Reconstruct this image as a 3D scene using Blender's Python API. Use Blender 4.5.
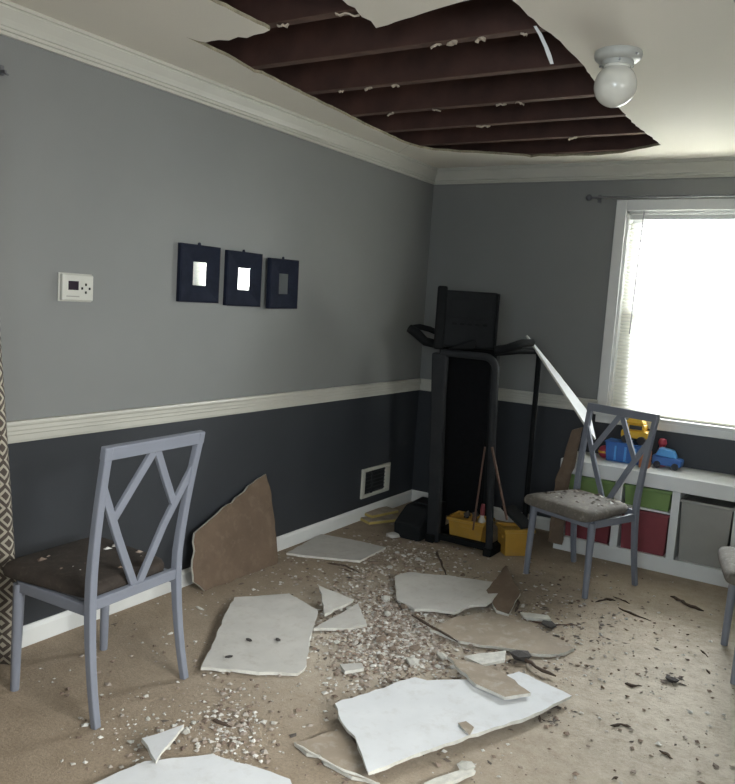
import bpy, bmesh, math, random
from mathutils import Vector, Matrix
from mathutils.geometry import tessellate_polygon

random.seed(7)
for o in list(bpy.data.objects):
    bpy.data.objects.remove(o, do_unlink=True)
S = bpy.context.scene
COL = S.collection
PI = math.pi

# ------------------------------------------------------------------ camera
CX, CY, CZ = 2.7102, -5.0806, 1.4751
YAW, PIT, ROL, FPX = -0.5562, -0.1166, 0.0645, 778.12
_f = Vector((math.sin(YAW)*math.cos(PIT), math.cos(YAW)*math.cos(PIT), math.sin(PIT)))
_r0 = Vector((math.cos(YAW), -math.sin(YAW), 0)); _u0 = _r0.cross(_f)
_r = _r0*math.cos(ROL) + _u0*math.sin(ROL); _u = _u0*math.cos(ROL) - _r0*math.sin(ROL)
cd = bpy.data.cameras.new('camera'); cam = bpy.data.objects.new('camera', cd); COL.objects.link(cam)
cd.sensor_fit = 'VERTICAL'; cd.sensor_height = 24; cd.lens = 24*FPX/784; cd.clip_start = .05
cam.matrix_world = Matrix(((_r.x, _u.x, -_f.x, CX), (_r.y, _u.y, -_f.y, CY), (_r.z, _u.z, -_f.z, CZ), (0, 0, 0, 1)))
S.camera = cam

# ------------------------------------------------------------------ light
S.view_settings.view_transform = 'Standard'; S.view_settings.look = 'None'
S.view_settings.gamma = 1; S.view_settings.use_curve_mapping = False
S.view_settings.exposure = 0.0
w = bpy.data.worlds.new('overcast_sky'); S.world = w; w.use_nodes = True
bg = w.node_tree.nodes['Background']; bg.inputs[0].default_value = (.93, .97, 1, 1); bg.inputs[1].default_value = 2.2

RY_ = -6.1
def area(name, loc, rot, sx, sy, power, col):
    l = bpy.data.lights.new(name, 'AREA'); l.shape = 'RECTANGLE'; l.size = sx; l.size_y = sy
    l.energy = power; l.color = col
    o = bpy.data.objects.new(name, l); COL.objects.link(o); o.location = loc; o.rotation_euler = rot
    return o
# daylight entering through the blinds of the back window and the glass door at the right of the photographer
area('daylight_back_window', (1.9, .75, 2.05), (-PI/2+math.radians(32), 0, 0), 1.5, 1.5, 560, (.95, .98, 1))
area('daylight_glass_door', (4.35, -4.05, 2.05), (0, PI/2-math.radians(38), 0), 1.7, 1.7, 350, (1, .985, .955))
area('added_front_fill', (2.85, RY_-.45, 1.75), (PI/2-math.radians(6), 0, 0), 1.5, 1.3, 104, (.82, .92, 1))  # added light through an invented window, lifts the dim back wall

# ------------------------------------------------------------------ pixel helpers (photograph frame 735x784)
CAM = Vector((CX, CY, CZ))
def ray(x, y): return _f + _r*((x-367.5)/FPX) - _u*((y-392)/FPX)
def hit(x, y, ax, v):
    d = ray(x, y); t = (v-CAM[ax])/d[ax]; return CAM + d*t
def fl(x, y, z=0.0): return hit(x, y, 2, z)
def onY(x, y, Y): return hit(x, y, 1, Y)
def onX(x, y, X): return hit(x, y, 0, X)

# ------------------------------------------------------------------ materials
def lin(c):
    return tuple(((v/255)/12.92 if v/255 <= .04045 else ((v/255+.055)/1.055)**2.4) for v in c)
class N:
    def __init__(s, name):
        s.m = bpy.data.materials.new(name); s.m.use_nodes = True; s.t = s.m.node_tree
        s.b = s.t.nodes['Principled BSDF']; s.tc = None
    def n(s, k, **kw):
        q = s.t.nodes.new('ShaderNode'+k)
        for a, b in kw.items(): setattr(q, a, b)
        return q
    def l(s, a, b): s.t.links.new(a, b)
    def co(s, kind='Object'):
        if not s.tc: s.tc = s.n('TexCoord')
        return s.tc.outputs[kind]
    def noise(s, scale, detail=4, rough=.55, vec=None, dist=0):
        q = s.n('TexNoise'); q.inputs['Scale'].default_value = scale; q.inputs['Detail'].default_value = detail
        q.inputs['Roughness'].default_value = rough; q.inputs['Distortion'].default_value = dist
        s.l(vec or s.co(), q.inputs['Vector']); return q.outputs['Fac']
    def ramp(s, fac, stops):
        q = s.n('ValToRGB'); e = q.color_ramp.elements
        while len(e) < len(stops): e.new(.5)
        for k, (p, c) in zip(e, stops):
            k.position = p; k.color = (c[0], c[1], c[2], 1)
        s.l(fac, q.inputs[0]); return q.outputs[0]
    def mix(s, fac, a, b, mode='MIX'):
        q = s.n('Mix', data_type='RGBA', blend_type=mode)
        for v, i in ((fac, 0), (a, 6), (b, 7)):
            if hasattr(v, 'links'): s.l(v, q.inputs[i])
            elif isinstance(v, (int, float)): q.inputs[i].default_value = v
            else: q.inputs[i].default_value = (v[0], v[1], v[2], 1)
        return q.outputs[2]
    def math(s, op, a, b=0.0, c=None):
        q = s.n('Math', operation=op)
        for i, v in enumerate((a, b) if c is None else (a, b, c)):
            if hasattr(v, 'links'): s.l(v, q.inputs[i])
            else: q.inputs[i].default_value = v
        return q.outputs[0]
    def col(s, v):
        if hasattr(v, 'links'): s.l(v, s.b.inputs['Base Color'])
        else: s.b.inputs['Base Color'].default_value = (v[0], v[1], v[2], 1)
    def bump(s, h, strength=.3, dist=.01):
        q = s.n('Bump'); q.inputs['Strength'].default_value = strength; q.inputs['Distance'].default_value = dist
        s.l(h, q.inputs['Height']); s.l(q.outputs[0], s.b.inputs['Normal'])
    def set(s, **kw):
        for k, v in kw.items(): s.b.inputs[k.replace('_', ' ')].default_value = v
        return s

def mottled(name, c, amount=.08, scale=6, rough=.6, bump=0, bscale=60, metal=0, dirt=None, dirt_amt=.5):
    a = N(name); n1 = a.noise(scale)
    lo = tuple(v*(1-amount) for v in c); hi = tuple(v*(1+amount) for v in c)
    cc = a.ramp(n1, [(.3, lo), (.7, hi)])
    if dirt:
        n2 = a.ramp(a.noise(scale*2.7, 6, .65), [(.52, (0, 0, 0)), (.72, (dirt_amt,)*3)])
        cc = a.mix(n2, cc, dirt)
    a.col(cc); a.set(Roughness=rough, Metallic=metal)
    if bump: a.bump(a.noise(bscale, 3), bump, .004)
    return a.m

M = {}
M['wall_grey'] = mottled('wall_grey_paint', (.200, .201, .196), .05, 1.3, .55, .12, 130)
M['wall_slate'] = mottled('wall_slate_paint', (.034, .037, .043), .08, 1.6, .5, .12, 130)
M['ceiling'] = mottled('ceiling_paint', (.78, .735, .65), .03, 1.1, .8, .15, 90)
M['trim'] = mottled('trim_white_paint', (.50, .485, .43), .05, 3, .4, .05, 60)
M['trim_back'] = M['trim']
M['white'] = mottled('white_gloss_paint', (.70, .70, .685), .04, 5, .4)
M['gypsum_edge'] = mottled('gypsum_core', (.60, .575, .52), .14, 40, .95, .6, 120)
M['board_white'] = mottled('drywall_painted_face', (.66, .66, .67), .05, 7, .8, .1, 60, dirt=(.44, .40, .36), dirt_amt=.3)
M['board_dusty'] = mottled('drywall_dusty_face', (.50, .475, .44), .07, 9, .85, .15, 60, dirt=(.36, .31, .26), dirt_amt=.4)
M['board_brown'] = mottled('drywall_brown_paper', (.135, .092, .062), .14, 7, .85, .2, 90, dirt=(.24, .18, .13), dirt_amt=.35)
M['board_tan'] = mottled('drywall_tan_paper', (.31, .25, .19), .12, 9, .9, .2, 80, dirt=(.48, .43, .37), dirt_amt=.6)
M['joist'] = mottled('old_joist_wood', (.060, .026, .019), .35, 5, .75, .3, 40)
M['joist_face'] = mottled('joist_nailing_face', (.105, .058, .043), .3, 12, .85, .3, 40)
M['scrap'] = mottled('torn_paper_scrap', (.42, .35, .28), .3, 30, .9)
M['torn_edge'] = mottled('torn_board_edge', (.30, .26, .18), .3, 30, .95)
M['rubble_a'] = mottled('rubble_tan', (.33, .27, .22), .25, 30, .95, .5, 90)
M['rubble_b'] = mottled('rubble_brown', (.22, .165, .125), .25, 30, .95, .5, 90)
M['canopy'] = mottled('canopy_enamel', (.48, .48, .45), .08, 20, .35)
M['joist_plank'] = mottled('old_subfloor_wood', (.040, .022, .016), .35, 6, .8, .3, 40)
M['chair_paint'] = mottled('chair_grey_blue_metal', (.195, .206, .245), .05, 6, .42)
M['cushion'] = mottled('brown_seat_fabric', (.036, .026, .020), .25, 16, .85, .35, 260, dirt=(.11, .09, .07), dirt_amt=.3)
M['cushion_dusty'] = mottled('dusty_seat_fabric', (.125, .108, .09), .2, 14, .9, .35, 260, dirt=(.30, .27, .23), dirt_amt=.6)
M['black_plastic'] = mottled('black_plastic', (.007, .0075, .008), .2, 8, .5)
M['dark_metal'] = mottled('dark_grey_metal', (.026, .027, .029), .15, 8, .5)
M['console_grey'] = mottled('console_grey_plastic', (.014, .015, .016), .2, 6, .55)
M['belt'] = mottled('treadmill_belt', (.006, .006, .007), .2, 30, .7)
M['navy'] = mottled('navy_frame', (.012, .015, .028), .25, 20, .7)
M['navy'].node_tree.nodes['Principled BSDF'].inputs['Specular IOR Level'].default_value = .12
M['duct_shade'] = mottled('painted_duct_shade', (.01, .011, .012), .2, 8, .8)  # near-black colour for the shade inside the vent
M['yellow'] = mottled('yellow_bin_plastic', (.42, .235, .035), .1, 8, .45, dirt=(.3, .2, .08), dirt_amt=.4)
M['yellow_pale'] = mottled('pale_yellow_board', (.44, .33, .10), .12, 8, .5)
M['red'] = mottled('red_bin_plastic', (.21, .04, .05), .1, 6, .5)
M['green'] = mottled('green_bin_plastic', (.17, .26, .085), .1, 6, .5)
M['grey_bin'] = mottled('grey_bin_plastic', (.30, .29, .265), .05, 6, .55)
M['toy_yellow'] = mottled('toy_yellow', (.75, .45, .04), .05, 9, .4)
M['toy_blue'] = mottled('toy_blue', (.04, .14, .42), .08, 9, .35)
M['toy_sky'] = mottled('toy_sky_blue', (.10, .35, .72), .05, 9, .3)
M['toy_red'] = mottled('toy_red', (.5, .06, .09), .05, 9, .4)
M['toy_orange'] = mottled('toy_orange', (.55, .20, .08), .05, 9, .5)
M['toy_black'] = mottled('toy_black', (.02, .02, .025), .05, 9, .4)
M['wood_stick'] = mottled('splintered_wood', (.075, .05, .036), .4, 22, .85, .3, 60)
M['wood_red'] = mottled('reddish_lath_wood', (.11, .06, .042), .3, 14, .8, .3, 60)
M['plastic_white'] = mottled('thermostat_plastic', (.52, .51, .46), .03, 9, .45)
M['lcd'] = mottled('lcd_glass', (.03, .022, .03), .1, 9, .2)
M['debris_dark'] = mottled('dark_debris', (.06, .052, .048), .3, 20, .9, .4, 60)  # own dark colour of chips, lumps and tool heads
M['steel'] = mottled('brushed_steel', (.36, .36, .37), .1, 9, .35, metal=.8)
M['rod'] = mottled('curtain_rod_metal', (.14, .14, .15), .1, 9, .45, metal=.4)

for k_ in ('black_plastic', 'dark_metal', 'console_grey', 'belt'):
    b_ = M[k_].node_tree.nodes['Principled BSDF']; b_.inputs['Roughness'].default_value = .75; b_.inputs['Specular IOR Level'].default_value = .15
a = N('mirror_glass'); a.col((.85, .87, .88)); a.set(Metallic=1.0, Roughness=.03)
a.b.inputs['Roughness'].default_value = .03; M['mirror'] = a.m
a = N('frosted_globe_glass'); a.col(a.ramp(a.noise(5), [(.3, (.70, .68, .62)), (.7, (.76, .74, .68))]))
a.set(Roughness=.18); a.b.inputs['Subsurface Weight'].default_value = .3; a.b.inputs['Subsurface Radius'].default_value = (.03, .03, .03)
M['globe'] = a.m

# translucent blind slats
a = N('blind_vinyl'); t = a.t; out = [n for n in t.nodes if n.type == 'OUTPUT_MATERIAL'][0]
tr = a.n('BsdfTranslucent'); tr.inputs[0].default_value = (.92, .90, .82, 1)
a.col(a.ramp(a.noise(8), [(.3, (.80, .79, .74)), (.7, (.86, .85, .80))])); a.set(Roughness=.5)
mx = a.n('MixShader'); mx.inputs[0].default_value = .5
a.l(a.b.outputs[0], mx.inputs[1]); a.l(tr.outputs[0], mx.inputs[2]); a.l(mx.outputs[0], out.inputs[0]); M['blind'] = a.m
# thin window glass
a = N('window_glass'); t = a.t; out = [n for n in t.nodes if n.type == 'OUTPUT_MATERIAL'][0]
tp = a.n('BsdfTransparent'); tp.inputs[0].default_value = (.95, .97, .97, 1)
gl = a.n('BsdfGlossy'); gl.inputs['Roughness'].default_value = .02
fr = a.n('Fresnel'); fr.inputs[0].default_value = 1.45
nz = a.math('MULTIPLY', fr.outputs[0], a.math('MULTIPLY_ADD', a.noise(3), .2, .9))
mx = a.n('MixShader'); a.l(nz, mx.inputs[0]); a.l(tp.outputs[0], mx.inputs[1]); a.l(gl.outputs[0], mx.inputs[2])
a.l(mx.outputs[0], out.inputs[0]); M['glass'] = a.m

# carpet: tan loop pile, plaster dust around the fallen boards; paler right side paints the daylight there
a = N('tan_carpet'); P = a.co()
fine = a.noise(240, 2, .6); mid = a.noise(9, 5, .6); big = a.noise(1.1, 3, .5)
base = a.ramp(mid, [(.25, (.30, .232, .165)), (.75, (.42, .335, .25))])
base = a.mix(a.ramp(fine, [(.35, (.35,)*3), (.65, (0,)*3)]), base, (.22, .17, .125))
sep = a.n('SeparateXYZ'); a.l(P, sep.inputs[0])
def blob(x, y, rx, ry):
    dx = a.math('DIVIDE', a.math('SUBTRACT', sep.outputs[0], x), rx)
    dy = a.math('DIVIDE', a.math('SUBTRACT', sep.outputs[1], y), ry)
    d = a.math('ADD', a.math('MULTIPLY', dx, dx), a.math('MULTIPLY', dy, dy))
    return a.math('POWER', 2.718, a.math('MULTIPLY', d, -1.0))
q1 = fl(395, 628); q2 = fl(660, 680)
dust = a.math('MAXIMUM', blob(q1.x, q1.y, .55, .75), a.math('MULTIPLY', blob(q2.x+.25, q2.y-.1, .75, 1.25), 1.2))  # second blob brightens the right-hand pile in place of stronger light
dn = a.math('MULTIPLY', dust, a.math('MULTIPLY_ADD', a.noise(17, 6, .7), 1.5, -.18))
dn = a.math('MINIMUM', a.math('MAXIMUM', dn, 0), .75)
base = a.mix(a.ramp(a.noise(95, 3, .7), [(.36, (.45,)*3), (.60, (0,)*3)]), base, (.20, .155, .11))
base = a.mix(dn, base, (.66, .60, .51))
a.col(base); a.set(Roughness=.95); a.b.inputs['Specular IOR Level'].default_value = .15
a.bump(a.math('ADD', a.math('MULTIPLY', fine, .6), a.noise(60, 2)), .55, .006); M['carpet'] = a.m

# patterned curtain: nested cream diamonds on brown
a = N('diamond_lattice_fabric'); sep = a.n('SeparateXYZ'); a.l(a.co('UV'), sep.inputs[0])
def tri(v): return a.math('ABSOLUTE', a.math('SUBTRACT', a.math('FRACT', v), .5))
d = a.math('ADD', tri(a.math('MULTIPLY', sep.outputs[0], 12)), tri(a.math('MULTIPLY', sep.outputs[1], 11)))
band = a.math('GREATER_THAN', a.math('FRACT', a.math('MULTIPLY', d, 3.0)), .58)
weave = a.noise(300, 2)
cc = a.mix(band, (.060, .045, .038), (.46, .42, .34)); cc = a.mix(a.math('MULTIPLY', weave, .3), cc, (.2, .17, .14))
a.col(cc); a.set(Roughness=.9); M['curtain'] = a.m

# crumbs: colour changes from crumb to crumb
def crumb_mat(name, stops):
    a = N(name); g = a.n('NewGeometry')
    c = a.ramp(g.outputs['Random Per Island'], stops)
    c = a.mix(a.math('MULTIPLY', a.noise(90, 2), .35), c, (.35, .3, .26)); a.col(c); a.set(Roughness=.95); return a.m
M['crumb'] = crumb_mat('plaster_crumbs', [(0, (.11, .065, .045)), (.22, (.24, .165, .12)), (.5, (.38, .315, .265)), (.75, (.55, .51, .46)), (1, (.75, .73, .69))])
M['crumb_white'] = crumb_mat('white_plaster_crumbs', [(0, (.45, .42, .37)), (.5, (.66, .63, .58)), (1, (.82, .80, .76))])
M['crumb_dark'] = crumb_mat('dark_flakes', [(0, (.035, .028, .024)), (.6, (.085, .062, .05)), (1, (.17, .125, .10))])

# ------------------------------------------------------------------ mesh helpers
class MB:
    def __init__(s): s.v = []; s.f = []; s.mi = []; s.uv = {}
    def add(s, vs, fs, mi=0):
        b = len(s.v); s.v += [tuple(q) for q in vs]
        for f in fs: s.f.append([b+i for i in f]); s.mi.append(mi)
    def box(s, c, d, rot=None, mi=0):
        c = Vector(c); h = Vector(d)*.5
        vs = [Vector((x*h.x, y*h.y, z*h.z)) for z in (-1, 1) for y in (-1, 1) for x in (-1, 1)]
        if rot is not None: vs = [rot @ q for q in vs]
        s.add([c+q for q in vs], [(0, 2, 3, 1), (4, 5, 7, 6), (0, 1, 5, 4), (2, 6, 7, 3), (0, 4, 6, 2), (1, 3, 7, 5)], mi)
    def span(s, a, b, mi=0):
        s.box([(a[i]+b[i])/2 for i in range(3)], [abs(b[i]-a[i]) for i in range(3)], None, mi)
    def bar(s, p0, p1, wd, ht, up=(0, 0, 1), mi=0):
        p0 = Vector(p0); p1 = Vector(p1); d = (p1-p0); L = d.length; d.normalize()
        x = d.cross(Vector(up)); x = x.normalized() if x.length > 1e-5 else Vector((1, 0, 0)); z = x.cross(d)
        s.box((p0+p1)/2, (wd, L, ht), Matrix((x, d, z)).transposed(), mi)
    def sweep(s, pts, sizes, xdir, mi=0):
        """rectangular section swept along pts; sizes = (width along xdir, depth)"""
        pts = [Vector(q) for q in pts]; X = Vector(xdir).normalized(); rings = []
        for i, q in enumerate(pts):
            t = (pts[min(i+1, len(pts)-1)]-pts[max(i-1, 0)]).normalized(); z = X.cross(t).normalized()
            wd, dp = sizes[i] if isinstance(sizes, list) else sizes
            rings.append([q+X*(sx*wd/2)+z*(sz*dp/2) for sx, sz in ((-1, -1), (1, -1), (1, 1), (-1, 1))])
        s.rings(rings, mi)
    def rings(s, rings, mi=0, closed=False, caps=True):
        n = len(rings[0]); vs = [q for r in rings for q in r]; fs = []
        for i in range(len(rings)-1):
            for j in range(n): fs.append((i*n+j, i*n+(j+1) % n, (i+1)*n+(j+1) % n, (i+1)*n+j))
        if caps: fs.append(tuple(range(n))[::-1]); fs.append(tuple((len(rings)-1)*n+j for j in range(n)))
        s.add(vs, fs, mi)
    def tube(s, pts, r, n=12, mi=0):
        pts = [Vector(q) for q in pts]; rings = []; prev = None
        for i, q in enumerate(pts):
            t = (pts[min(i+1, len(pts)-1)]-pts[max(i-1, 0)]).normalized()
            if prev is None:
                a = Vector((0, 0, 1)) if abs(t.z) < .9 else Vector((1, 0, 0)); x = t.cross(a).normalized()
            else: x = (prev - t*prev.dot(t)).normalized()
            prev = x; y = t.cross(x); rr = r[i] if isinstance(r, (list, tuple)) else r
            rings.append([q+x*(rr*math.cos(2*PI*k/n))+y*(rr*math.sin(2*PI*k/n)) for k in range(n)])
        s.rings(rings, mi)
    def lathe(s, prof, c=(0, 0, 0), n=28, mi=0, rot=None):
        c = Vector(c); rings = []
        for r, z in prof:
            rg = [Vector((max(r, 1e-4)*math.cos(2*PI*k/n), max(r, 1e-4)*math.sin(2*PI*k/n), z)) for k in range(n)]
            rings.append([c+((rot @ q) if rot else q) for q in rg])
        s.rings(rings, mi)
    def profile(s, prof, axis, a, b, ma, mb, flip=False, mi=0):
        """prof: list of (out, z). axis 'y': runs along y on plane x=0 (out=+x); axis 'x': along x on plane y=0 (out=-y).
        ma/mb: mitre factor at each end (end shifts by out*m)"""
        r0, r1 = [], []
        for o, z in prof:
            if axis == 'y': r0.append(Vector((o, a+o*ma, z))); r1.append(Vector((o, b+o*mb, z)))
            else: r0.append(Vector((a+o*ma, -o, z))); r1.append(Vector((b+o*mb, -o, z)))
        s.rings([r0, r1], mi)
    def poly_prism(s, outer, holes, z0, z1, mi_top=0, mi_bot=0, mi_side=0):
        loops = [[Vector((q[0], q[1], 0)) for q in L] for L in [outer]+holes]
        flat = [q for L in loops for q in L]; n = len(flat)
        tris = tessellate_polygon(loops)
        b = len(s.v); s.v += [(q.x, q.y, z0) for q in flat]+[(q.x, q.y, z1) for q in flat]
        for t in tris:
            A, B, C = [flat[i] for i in t]
            up = (B-A).cross(C-A).z > 0
            t = t if up else t[::-1]
            s.f.append([b+n+i for i in t]); s.mi.append(mi_top)
            s.f.append([b+i for i in t[::-1]]); s.mi.append(mi_bot)
        o = 0
        for L in loops:
            k = len(L)
            for i in range(k):
                j = (i+1) % k; s.f.append([b+o+i, b+o+j, b+n+o+j, b+n+o+i]); s.mi.append(mi_side)
            o += k
    def build(s, name, mats, parent=None, smooth=False, bevel=0, seg=2, kind=None):
        me = bpy.data.meshes.new(name); me.from_pydata([tuple(q) for q in s.v], [], s.f)
        if not isinstance(mats, (list, tuple)): mats = [mats]
        for q in mats: me.materials.append(M[q] if isinstance(q, str) else q)
        me.polygons.foreach_set('material_index', s.mi)
        bm = bmesh.new(); bm.from_mesh(me); bmesh.ops.recalc_face_normals(bm, faces=bm.faces); bm.to_mesh(me); bm.free()
        if smooth:
            me.polygons.foreach_set('use_smooth', [True]*len(me.polygons))
            me.set_sharp_from_angle(angle=math.radians(38))
        me.update()
        o = bpy.data.objects.new(name, me); COL.objects.link(o)
        if parent is not None: o.parent = parent
        if bevel:
            bv = o.modifiers.new('bevel', 'BEVEL'); bv.width = bevel; bv.segments = seg; bv.limit_method = 'ANGLE'; bv.angle_limit = math.radians(40)
        if kind: o['kind'] = kind
        return o

def tag(o, label, cat, group=None):
    o['label'] = label; o['category'] = cat
    if group: o['group'] = group
    return o
def struct(o, label=None, cat=None):
    o['kind'] = 'structure'
    if label: o['label'] = label
    if cat: o['category'] = cat
    return o
def thing(name, label, cat, loc=(0, 0, 0), rz=0, group=None):
    o = bpy.data.objects.new(name, None); COL.objects.link(o); o.location = loc; o.rotation_euler = (0, 0, rz)
    o.empty_display_size = .1
    return tag(o, label, cat, group)
def copy_tree(o, parent=None):
    c = o.copy(); COL.objects.link(c); c.parent = parent
    for ch in list(o.children): copy_tree(ch, c)
    return c

# ------------------------------------------------------------------ room shell
RX, RY, H = 3.7, -6.1, 2.44
ZR0, ZR1, ZB = .8433, .9298, .0855
T = .12
# floor
m = MB(); m.span((-T, RY-T, -.06), (RX+T, T, 0)); floor = struct(m.build('floor', 'carpet'), 'tan brown carpet littered with plaster dust and debris', 'floor')
# left wall
m = MB(); m.span((-T, RY, 0), (0, 0, ZR0+.016), 1); m.span((-T, RY, ZR0+.016), (0, 0, H+.4), 0)
struct(m.build('wall_left', ['wall_grey', 'wall_slate']), 'left wall painted grey above and dark slate below the chair rail', 'wall')
# back wall with window opening
WX0, WX1, WZ0, WZ1 = 1.388, 2.385, .866, 2.140
m = MB(); zc = ZR0+.016
m.span((-T, 0, 0), (RX+T, T, zc), 1)
m.span((-T, 0, zc), (WX0, T, H+.4)); m.span((WX1, 0, zc), (RX+T, T, H+.4))
m.span((WX0, 0, zc), (WX1, T, WZ0)); m.span((WX0, 0, WZ1), (WX1, T, H+.4))
struct(m.build('wall_back', ['wall_grey', 'wall_slate']), 'back wall with the window, grey above and slate below', 'wall')
# right wall with glass door opening, wall behind the photographer
DY0, DY1, DZ1 = -4.85, -3.25, 2.05
m = MB()
for z0, z1, k in ((0, zc, 1), (zc, H+.4, 0)):
    m.span((RX, RY, z0), (RX+T, DY0, z1), k); m.span((RX, DY1, z0), (RX+T, 0, z1), k)
m.span((RX, DY0, DZ1), (RX+T, DY1, H+.4), 0)
struct(m.build('wall_right', ['wall_grey', 'wall_slate']), 'right wall with a glass door, outside the picture', 'wall')
FX0, FX1, FZ0, FZ1 = 2.15, 3.5, .95, 2.1
m = MB(); m.span((-T, RY-T, 0), (RX+T, RY, zc), 1); m.span((-T, RY-T, zc), (FX0, RY, H+.4)); m.span((FX1, RY-T, zc), (RX+T, RY, H+.4))
m.span((FX0, RY-T, zc), (FX1, RY, FZ0)); m.span((FX0, RY-T, FZ1), (FX1, RY, H+.4))
struct(m.build('wall_front', ['wall_grey', 'wall_slate']), 'wall behind the photographer, outside the picture', 'wall')
w2 = bpy.data.objects.new('added_window', None); COL.objects.link(w2); struct(w2, 'unseen white framed window added behind the photographer for its light', 'window')  # invented window, an opening for the added light from behind
m = MB()
for x0_, x1_ in ((FX0-.07, FX0), (FX1, FX1+.07)): m.span((x0_, RY, FZ0-.07), (x1_, RY+.02, FZ1+.07))
m.span((FX0, RY, FZ1), (FX1, RY+.02, FZ1+.07)); m.span((FX0, RY, FZ0-.07), (FX1, RY+.02, FZ0)); m.build('casing', 'white', w2)
m = MB()
for x0_, x1_ in ((FX0, FX0+.05), (FX1-.05, FX1), ((FX0+FX1)/2-.025, (FX0+FX1)/2+.025)): m.span((x0_, RY-.08, FZ0), (x1_, RY-.05, FZ1))
m.span((FX0, RY-.08, FZ0), (FX1, RY-.05, FZ0+.05)); m.span((FX0, RY-.08, FZ1-.05), (FX1, RY-.05, FZ1)); m.build('sash', 'white', w2)
m = MB(); m.span((FX0+.05, RY-.067, FZ0+.05), ((FX0+FX1)/2-.025, RY-.063, FZ1-.05)); m.build('pane', 'glass', w2)
m = MB(); m.span(((FX0+FX1)/2+.025, RY-.067, FZ0+.05), (FX1-.05, RY-.063, FZ1-.05)); m.build('pane', 'glass', w2)

# ceiling sheet with the torn hole
hole_px = [(186, 37), (205, 46), (228, 57), (245, 67), (254, 72.5), (262, 74), (286, 86), (310, 98), (335, 110), (358, 121.5), (380, 132), (404, 143), (420, 148), (435, 150.5),
           (447, 151), (460, 152.5), (478, 153), (500, 154.5), (524, 156), (531, 157.5), (540, 156), (556, 156.5), (572, 155.5), (590, 155.8), (607, 154), (622, 153), (640, 149), (661, 145),
           (650, 136), (636, 126), (628, 118), (620, 109), (612, 99), (602, 89), (593, 79), (586, 69), (578, 59.5), (566, 48), (556, 38), (545, 30), (537, 23), (524, 11), (512, 0), (504, -6),
           (470, 0), (452, 4.5), (430, 11), (405, 19), (388, 25), (376, 28), (371, 21), (362, 17), (355, 8), (348, 5), (337, -4), (322, -25), (250, -45), (150, -28),
           (210, 0), (232, 11), (250, 20), (270, 30), (264, 33), (254, 35), (247, 38), (238, 37), (229, 40.5), (219, 40), (206, 42.5), (198, 41)]
hole = [fl(x, y, H) for x, y in hole_px]
hp = []
for i, q in enumerate(hole):
    r = hole[(i+1) % len(hole)]; L = (r-q).length; n = max(1, int(L/.035))
    for k in range(n):
        t = k/n; j = .004 if k else 0
        hp.append((q.x+(r.x-q.x)*t+random.uniform(-j, j), q.y+(r.y-q.y)*t+random.uniform(-j, j)))
m = MB(); m.poly_prism([(-T, RY-T), (RX+T, RY-T), (RX+T, T), (-T, T)], [hp], H, H+.014, 0, 0, 1)
ceiling = struct(m.build('ceiling', ['ceiling', 'torn_edge']), 'white plasterboard ceiling with a large torn hole showing the joists', 'ceiling')
# joists and subfloor planks over the hole
JY = [-.31, -.72, -1.12, -1.51, -1.96, -2.385, -2.78, -3.19, -3.6, -4.0]
JB = H+.0145
jmesh = None; joists = []
for y in JY:
    if jmesh is None:
        m = MB(); m.span((-.1, -.021, .002), (RX+.1, .021, .19)); m.span((-.1, -.021, 0), (RX+.1, .021, .0019), 1)
        o = m.build('joist', ['joist', 'joist_face'], ceiling); jmesh = o.data
    else:
        o = joists[0].copy(); COL.objects.link(o)
    o.location = (0, y+.012, JB); joists.append(o)
for k in range(14):
    if k == 0:
        m = MB(); m.span((-.067, -3.9, 0), (.067, .1, .02)); pl = m.build('subfloor_plank', 'joist_plank', ceiling); q = pl
    else: q = pl.copy(); COL.objects.link(q)
    q.location = (.1+.14*k, 0, JB+.1905)
# scraps of plasterboard still nailed to the joists
def scrap(L, wd, name, parent, loc, rot, mat='scrap'):
    m = MB(); n = 5; r = []
    for i in range(n+1):
        t = i/n-.5; ww = wd*(.55+.45*math.sin(PI*(i+.6)/(n+1.2)))*random.uniform(.75, 1.15); zz = random.uniform(-.25, .25)*wd
        r.append([Vector((t*L, -ww/2, zz-.002)), Vector((t*L, ww/2, zz+random.uniform(-.3, .3)*wd-.002)), Vector((t*L, ww/2, zz+.004)), Vector((t*L, -ww/2, zz+.004))])
    m.rings(r); o = m.build(name, mat, parent); o.location = loc; o.rotation_euler = rot; return o
for x, y, L, wd in ((270, 18, .05, .035), (347, 14, .10, .03), (424, 37, .05, .02), (447, 39.5, .06, .035), (479, 38, .045, .035), (361, 84.6, .05, .02), (389, 82, .05, .025),
                   (384, 110.5, .06, .02), (431, 106.7, .06, .022), (494, 99.6, .06, .02), (513, 98, .05, .025), (486, 127.5, .09, .02), (568, 134.5, .06, .025), (330, 86, .03, .015), (520, 30, .03, .015)):
    q = fl(x, y, JB-.004); k = min(range(len(JY)), key=lambda i: abs(JY[i]-q.y))
    j = joists[k]
    scrap(L*.85, wd*.7, 'plasterboard_scrap', j, (q.x, 0, -.006), (random.uniform(-.3, .3), random.uniform(-.3, .3), random.uniform(-.5, .5)))
# torn strip of paper tape hanging from the edge of the hole
q0 = onY(535, 27, fl(535, 27, H).y)
m = MB(); pts = []
pz = [(535, 26, .0), (540, 34, .012), (546, 47, .03), (549, 55, .04), (552, 64, .05)]
base = fl(535, 27, H)
P3 = [onY(x, y, base.y+dy) for x, y, dy in pz]
m.sweep(P3, [(.010, .003), (.012, .003), (.013, .003), (.015, .003), (.011, .003)], (1, 0, 0))
o = m.build('paper_strip', 'board_white', ceiling); o['label'] = 'torn white paper strip hanging from the hole edge'
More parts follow.
